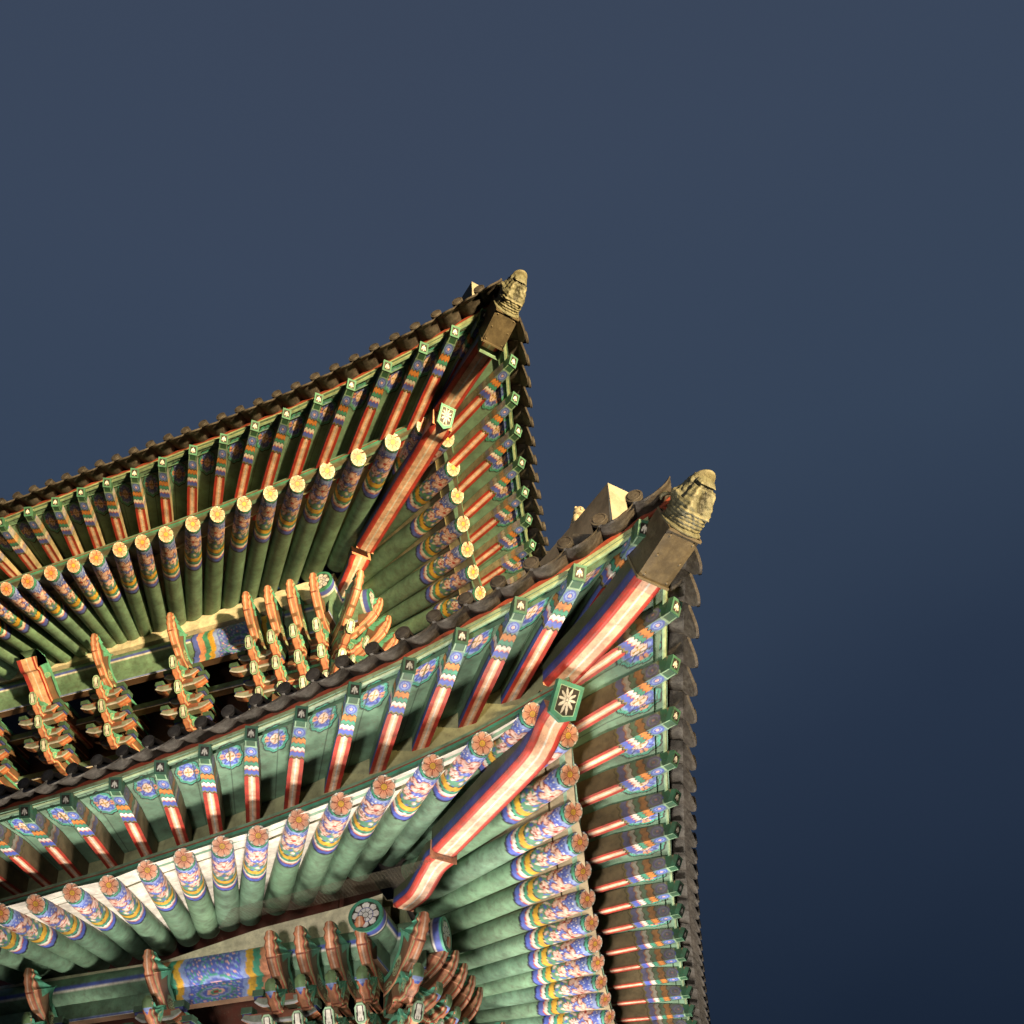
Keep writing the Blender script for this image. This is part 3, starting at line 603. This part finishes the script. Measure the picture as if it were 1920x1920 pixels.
def bracket(tier, kind, fr, lab=None, depth=1.0, lat=True):
    """fr(a, d, z) -> world, a across the set, d inward, z relative to the tier datum"""
    z0 = PUR[tier]['z']; Sv = nrm(fr(1, 3, 0) - fr(0, 3, 0))
    def path(pts, n): p = np.array(pts, float); q_ = catmull(np.stack([p[:, 0], p[:, 1], p[:, 0] * 0], 1), n); return np.array([fr(0, a, b) for a, b, _ in q_])
    sz = -.29 if tier == 1 else -.143; tipz = z0 + (.33 if tier == 1 else .24) + sz
    mb = MB()
    if kind == 'nose':
        pth = path([(2.17, z0 - .19), (2.30, z0 - .31), (2.37, z0 - .31), (2.50, z0 - .41), (2.9, z0 - .66), (3.9, z0 - .70)], 70)
        def pb(x, v):
            C = full(x.shape, c3(.78, .45, .28)); put(C, v > .55, c3(.42, .05, .045)); put(C, v < -.8, RED); put(C, np.abs(v + .12) < .04, WHITE); return C
        beam(mb, pth, Sv, .32, .34, pb, arm_side([(.15, .12, .06), (.35, .1, .05)]), nw=24, nh=24)
        o = mb.build('beam_head', M_WOOD, gate)
    else:
        pth = path([(2.25, tipz), (2.268, tipz - .13), (2.35, tipz - .31), (2.54, tipz - .48), (2.85, tipz - .64), (3.9, tipz - .66)], 110)
        x = np.linspace(0, 1, 110); hh = np.interp(x, [0, .015, .05, .12, .18, .23, .29, .36, .44, .6, 1], [.04, .09, .13, .17, .16, .20, .38, .47, .42, .26, .22])
        ww = np.interp(x, [0, .02, .06, .2, 1], [.05, .10, .125, .125, .12]) * (1 + .13 * np.cos(x * 52) * (x < .35))
        beam(mb, pth, Sv, ww, hh, arm_bottom(), arm_side([(.74, .24, .11), (1.0, .14, .07)], .44), nw=14, nh=18, chamf=.02)
        o = mb.build('bracket_set', M_WOOD, gate)
    for k, (dk, zk) in enumerate(PL[tier]):
        dk = dk - .25; z = z0 + zk + sz; dome = (tier == 0 and k == 0)
        mb = MB()
        pth = path([(dk + .005, z + .05), (dk + .03, z - .05), (dk + .11, z - .13), (dk + .22, z - .19), (dk + .33, z - .13), (dk + .48, z - .16), (3.95, z - .16)], 80)
        x = np.linspace(0, 1, 80); hh = np.interp(x, [0, .1, .3, .4, .5, 1], [.06, .14, .30, .34, .26, .22]); ww = .118 * (1 + .12 * np.cos(x * 40) * (x < .55))
        beam(mb, pth, Sv, ww, hh, arm_bottom(), arm_side([(.27, .12, .07), (.46, .16, .06)], .30), nw=12, nh=16, chamf=.02)
        a = mb.build('bracket_arm', M_WOOD, o)
        out_ = nrm(fr(0, 2, 0) - fr(0, 3, 0)); n = nrm(out_ + np.array([0, 0, -.35])); up = nrm(np.array([0, 0, 1]) - n * n[2])
        A, B = np.meshgrid(np.linspace(-1, 1, 20), np.linspace(-1, 1, 34), indexing='ij')
        mb = MB()
        wA = np.where(np.abs(B) > .6, 1 - (np.abs(B) - .6) * 1.3, 1)
        c = fr(0, dk - .012, z + .01)
        C = full(A.shape, LGREEN * 1.1); e = np.maximum(np.abs(A), np.abs(B)); put(C, e < .78, DARK); put(C, (e < .7) & (np.abs(np.sin(A * 5.5 + .5 * B * np.sign(A))) > .62), WHITE); put(C, (np.abs(A) < .12) & (e < .7), WHITE)
        fr_ = c + Sv * (A * wA * .058)[..., None] + up * (B * .105)[..., None]
        if dome: C = full(A.shape, c3(.13, .22, .10)); put(C, B < -.3, LBLUE); put(C, B < -.75, BLUE); fr_ = fr_ - n * ((A ** 2 + B ** 2) * .03)[..., None]
        mb.grid(fr_, C, False)
        for sl in (np.s_[0, :], np.s_[-1, :], np.s_[:, 0], np.s_[:, -1]): mb.grid(np.stack([fr_[sl], fr_[sl] - n * .03], 1), LGREEN * .7, False)
        mb.build('arm_tip', M_WOOD, a)
        if not lat: continue
        for jj, (dc, half, zc) in enumerate(((dk + .30, .30, z + .02), (dk + .30, .44, z - .17 + .0))):
            if dc > 3.85: continue
            if jj == 1 and k == 2: continue
            mb = MB(); aa = np.linspace(-1, 1, 50); lift = np.clip(np.abs(aa) - .55, 0, 1) ** 1.6 * .28
            pth = np.array([fr(t * half, dc, zc - .10 + l) for t, l in zip(aa, lift)])
            hh = .13 - lift * .75
            def ps(x, h, sg):
                C = full(x.shape, c3(.21, .24, .20)); put(C, h < .22, c3(.5, .5, .52)); put(C, h > .85, c3(.25, .08, .05)); m_ = (np.abs(x - half) < half * .5); put(C, m_ & (h > .4), c3(.22, .08, .05)); return C
            def pb2(x, v):
                C = full(x.shape, c3(.18, .16, .10)); e_ = np.abs(x - half) > half * .55; put(C, e_, c3(.50, .16, .07)); put(C, e_ & (np.abs(v) < .3), c3(.62, .28, .14)); return C
            beam(mb, pth, nrm(fr(0, 2, 0) - fr(0, 3, 0)), .10, hh, pb2, ps, nw=8, nh=12, ends=True, pe=lambda A, B: full(A.shape, c3(.62, .20, .08)))
            mb.build('cross_arm', M_WOOD, o)
            for sg in (-1, 1):
                mb = MB(); c = fr(sg * half * .86, dc, zc + .08); mb.box(c, Sv * .065, out_ * .06, np.array([0, 0, .035]), c3(.05, .11, .07))
                mb.box(c - np.array([0, 0, .052]), Sv * .05, out_ * .048, np.array([0, 0, .016]), BLUE * .5)
                mb.build('bearing_block', M_WOOD, o)
    return o
SETS = {(0, 1): [('tongue', 9.25), ('nose', 8.0), ('tongue', 6.80), ('tongue', 5.43), ('tongue', 4.14), ('tongue', 3.78), ('tongue', 3.42), ('tongue', 3.05)],
        (1, 1): [('tongue', 5.43), ('tongue', 4.14), ('tongue', 3.78), ('tongue', 3.42), ('tongue', 3.05)],
        (0, 0): [('tongue', 8.58), ('tongue', 7.08), ('tongue', 5.49), ('tongue', 4.01), ('tongue', 3.67), ('tongue', 3.33), ('tongue', 2.99)],
        (1, 0): [('tongue', 5.49), ('tongue', 4.35), ('tongue', 4.01), ('tongue', 3.67), ('tongue', 3.33), ('tongue', 2.99)]}
for (side, tier), L in SETS.items():
    for kind, s in L:
        isol = s > 4.6
        bracket(tier, kind, (lambda a, d, z, s=s, side=side, tier=tier: W(s + a, d, z, side, tier)), lat=isol or (abs(s - 4.14) < .2))
for tier in (0, 1):       # diagonal set at the corner column
    bracket(tier, 'tongue', (lambda a, d, z, tier=tier: diagW(np.array(3.0 + (d - 2.95) * .95 - .04), np.array(z - (.16 if tier else .04)), tier, a)), lat=False)
# ------------------------------------------------------------------ walls behind the brackets
for tier in (0, 1):
    for side in (0, 1):
        zt = 1.9; zb = (-GZ + .5) if tier == 0 else -1.75
        mb = MB(); s = np.linspace(3.9, 11, 30); h = np.linspace(0, 1, 12); S_, H_ = np.meshgrid(s, h, indexing='ij')
        mb.grid(W(S_, 3.95, zb + (zt - zb) * H_, side, tier), c3(.055, .022, .016) if tier else c3(.10, .03, .02), False)
        mb.build('wall', M_BOARD, gate)
        for z_, hh in ((PUR[tier]['z'] - .62, .13), (PUR[tier]['z'] - 1.25, .15)):
            mb = MB(); n = 40; pth = W(np.linspace(3.2, 11, n), 3.45 if hh < .14 else 3.8, z_, side, tier)
            def ps(x, h, sg): C = full(x.shape, GREEN * .8); put(C, h < .3, BLUE); put(C, h < .12, WHITE); return C
            beam(mb, pth, (W(0, 1, 0, side, tier) - W(0, 0, 0, side, tier)), .12, hh, lambda x, v: full(x.shape, c3(.16, .08, .04)), ps, nw=4, nh=10)
            mb.build('tie_beam', M_WOOD, gate)
for side, ss in ((0, (3.95, 7.2, 10.4)), (1, (7.2, 10.4))):
    for s in ss:
        mb = MB(); tube(mb, W(s, 3.95, -GZ + .5, side, 0), W(s, 3.95, -1.7, side, 0), .24, .23, lambda X, T: full(X.shape, c3(.28, .05, .03)), nx=12, nt=32)
        mb.build('column', M_WOOD, gate)
mb = MB(); mb.box((-7.6, 7.6, -GZ + .25), (4.4, 0, 0), (0, 4.4, 0), (0, 0, .25), c3(.33, .31, .28)); mb.build('stone_base', M_GROUND, gate)

# ------------------------------------------------------------------ bird netting across the open corner behind the round rafters
def hexnet(corners, cell, wr):
    A0, B0, D0 = [np.asarray(v, float) for v in corners]; u, v = B0 - A0, D0 - A0; lu, lv = np.linalg.norm(u), np.linalg.norm(v); u, v = u / lu, v / lv; n = nrm(np.cross(u, v))
    segs = []; a = cell / math.sqrt(3); nx, ny = int(lu / cell), int(lv / (1.5 * a))
    for j in range(ny):
        for i in range(nx):
            cx, cy = (i + .5 * (j % 2)) * cell, j * 1.5 * a
            p = [(cx, cy), (cx + cell / 2, cy + a / 2), (cx + cell / 2, cy + 1.5 * a), (cx - cell / 2, cy + a / 2)]
            segs += [(p[0], p[1]), (p[1], p[2]), (p[0], p[3])]
    S_ = np.array(segs); P0 = A0 + S_[:, 0, :1] * u + S_[:, 0, 1:] * v; P1 = A0 + S_[:, 1, :1] * u + S_[:, 1, 1:] * v
    sag = lambda P: P - n * (.05 * np.sin(np.clip(((P - A0) @ u) / lu, 0, 1) * math.pi) * np.sin(np.clip(((P - A0) @ v) / lv, 0, 1) * math.pi))[:, None]
    P0, P1 = sag(P0), sag(P1); d = nrm(P1 - P0); s1 = nrm(np.cross(d, n)); V = []; F = []; k = len(P0)
    ring = [s1 * wr, n * wr, -s1 * wr, -n * wr]; V = np.stack([P0 + r for r in ring] + [P1 + r for r in ring], 1).reshape(-1, 3)
    b = (np.arange(k) * 8)[:, None]; F = np.concatenate([b + np.array([[i, (i + 1) % 4, 4 + (i + 1) % 4, 4 + i]]) for i in range(4)])
    return V, F
for nm_, cs in (('netting over the dark gap between the lower front rafters and the purlin', (W(4.9, 2.72, .13, 0, 0), W(2.3, 2.45, .18, 0, 0), W(4.4, 2.15, .02, 0, 0))),):
    ROOTP = np.array([cs[0][0], cs[0][1], cs[0][2] + GZ])
    V_, F_ = hexnet(cs, .040, .0012); mb = MB(); mb.V = [V_]; mb.F = [F_]; mb.C = [np.broadcast_to(c3(.07, .06, .04), V_.shape)]; mb.S = [np.zeros(len(F_), bool)]
    o = mb.build('bird_net', M_METAL); o['label'] = 'fine hexagonal bird ' + nm_; o['category'] = 'net'
ROOTP = OLDROOT
# ------------------------------------------------------------------ hip ridges in lime plaster
for tier in (0, 1):
    if tier == 0: tb, zt0, zb0, hwid, rise, tend = -.10, 1.90, 1.28, .14, .10, 2.3
    else: tb, zt0, zb0, hwid, rise, tend = -.12, 1.16, .50, .14, .35, 3.4
    n = 24; t = np.linspace(tb, tend, n); zt = zt0 + rise * (t - tb) + .05 * (t - tb) ** 2; zb = zt - (zt0 - zb0)
    PC = c3(.42, .31, .19)
    mb = MB()
    for sg in (-1, 1): mb.grid(np.stack([diagW(t, zb, tier, sg * hwid), diagW(t, zt, tier, sg * hwid * .9)], 1), PC, False)
    mb.grid(np.stack([diagW(t, zt, tier, -hwid * .9), diagW(t, zt, tier, hwid * .9)], 1), PC, False); mb.grid(np.stack([diagW(t, zb, tier, -hwid), diagW(t, zb, tier, hwid)], 1), PC * .6, False)
    o = mb.build('hip_ridge', M_PLAST, gate)
    e0 = [diagW(np.array(tb - .004), np.array(zt0), tier, -hwid * .9), diagW(np.array(tb - .004), np.array(zt0), tier, hwid * .9), diagW(np.array(tb - .03), np.array(zb0), tier, hwid), diagW(np.array(tb - .03), np.array(zb0), tier, -hwid)]
    e1 = [p - np.array([1, -1, 0]) * -.0 + np.array([-.25, .25, 0]) for p in e0]
    mb = MB(); mb.grid(np.array([[e0[0], e0[1]], [e0[3], e0[2]]]), c3(.36, .32, .24), False)
    for i in range(4): j = (i + 1) % 4; mb.grid(np.array([[e0[i], e0[j]], [e1[i], e1[j]]]), c3(.70, .64, .50), False)
    mb.build('ridge_end', M_PLAST, o)

# ------------------------------------------------------------------ guardian figurine on the lower hip ridge
def blob(mb, c, r, colr, n=16, sq=(1, 1, 1)):
    a = np.linspace(0, math.pi, n); b = np.linspace(0, 2 * math.pi, n * 2); A, B = np.meshgrid(a, b, indexing='ij')
    P = np.asarray(c) + np.stack([np.sin(A) * np.cos(B) * r * sq[0], np.sin(A) * np.sin(B) * r * sq[1], np.cos(A) * r * sq[2]], -1); mb.grid(P, colr)
fb = diagW(np.array(.28), np.array(2.0), 0)
OLD = ROOTP.copy(); ROOTP = fb + np.array([0, 0, GZ])
fig = empty('roof_figurine', tuple(ROOTP), 'small squatting clay guardian figurine on the plastered ridge of the lower roof', 'figurine')
FC = c3(.42, .34, .22)
mb = MB(); nn, aa = 40, 32; z = np.linspace(0, 1, nn); ph = np.linspace(0, 2 * math.pi, aa); Z_, P_ = np.meshgrid(z, ph, indexing='ij')
rad = np.interp(Z_, [0, .08, .3, .55, .68, .72, .80, .92, 1.0], [.075, .08, .070, .055, .030, .036, .046, .036, .002]); rad = rad * (1 + .12 * np.cos(2 * P_) + .10 * np.cos(P_ + .7) * (Z_ > .7))
mb.grid(fb + np.stack([rad * np.cos(P_), rad * np.sin(P_), Z_ * .26], -1), FC); mb.build('body', M_STONE, fig)
for sg in (-1, 1):
    mb = MB(); blob(mb, fb + SD * sg * .052 + np.array([.015, -.015, .09]), .03, FC, sq=(1, 1, 1.6)); mb.build('arm', M_STONE, fig)
    mb = MB(); blob(mb, fb + SD * sg * .03 + np.array([0, 0, .245]), .014, FC, 8); mb.build('ear', M_STONE, fig)
    mb = MB(); blob(mb, fb + SD * sg * .04 + np.array([.03, -.03, .025]), .035, FC, 10, (1, 1, .7)); mb.build('knee', M_STONE, fig)
mb = MB(); blob(mb, fb + np.array([.028, -.028, .205]), .018, FC, 8); mb.build('snout', M_STONE, fig)
ROOTP = OLD

# ------------------------------------------------------------------ ground and floodlights
mb = MB(); n = 3; g = np.array([-1500, 0, 1500.]); X, Y = np.meshgrid(g, g, indexing='ij')
mb.grid(np.stack([X, Y, np.full_like(X, -GZ)], -1), c3(.16, .15, .14), False); o = mb.build('ground', M_GROUND); o['kind'] = 'structure'
for lab, pos, tgt, watt, cone, blend, rad, colr in FLOODS:
    pos, tgt = np.array(pos), np.array(tgt); d = nrm(tgt - pos)
    ROOTP = np.array([pos[0], pos[1], 0.0])
    fl = empty('floodlight', tuple(ROOTP), lab, 'floodlight'); fl['group'] = 'floodlights on the paving around the gate'
    p = pos - np.array([0, 0, GZ]); sx = nrm(np.cross(d, (0, 0, 1))); uy = np.cross(sx, d)
    mb = MB(); mb.box(p - d * .12, sx * .17, uy * .13, d * .06, c3(.03, .03, .03)); 
    for k in range(5): mb.box(p - d * .20, sx * .004 , uy * .12, d * .03, c3(.03, .03, .03)) if k == 2 else mb.box(p - d * .20 + sx * (k - 2) * .06, sx * .004, uy * .12, d * .03, c3(.03, .03, .03))
    mb.build('housing', M_METAL, fl)
    mb = MB()
    for sg in (-1, 1): mb.box(np.array([p[0], p[1], -GZ + .18]) + sx * sg * .185, sx * .008, np.array([d[1], -d[0], 0]) * 0 + nrm(np.array([d[0], d[1], .0001])) * .02, np.array([0, 0, .17]), c3(.05, .05, .05))
    mb.box(np.array([p[0], p[1], -GZ + .02]), sx * .2, nrm(np.array([d[0], d[1], .0001])) * .10, np.array([0, 0, .015]), c3(.05, .05, .05)); mb.build('mount', M_METAL, fl)
    ld = bpy.data.lights.new('floodlight_lamp', 'SPOT'); ld.energy = watt; ld.spot_size = math.radians(cone); ld.spot_blend = blend; ld.shadow_soft_size = rad; ld.color = colr
    lo = bpy.data.objects.new('floodlight_lamp', ld); col.objects.link(lo); lo.location = tuple(pos - ROOTP + d * .0); lo.rotation_euler = Vector(tuple(d)).to_track_quat('-Z', 'Y').to_euler(); lo.parent = fl
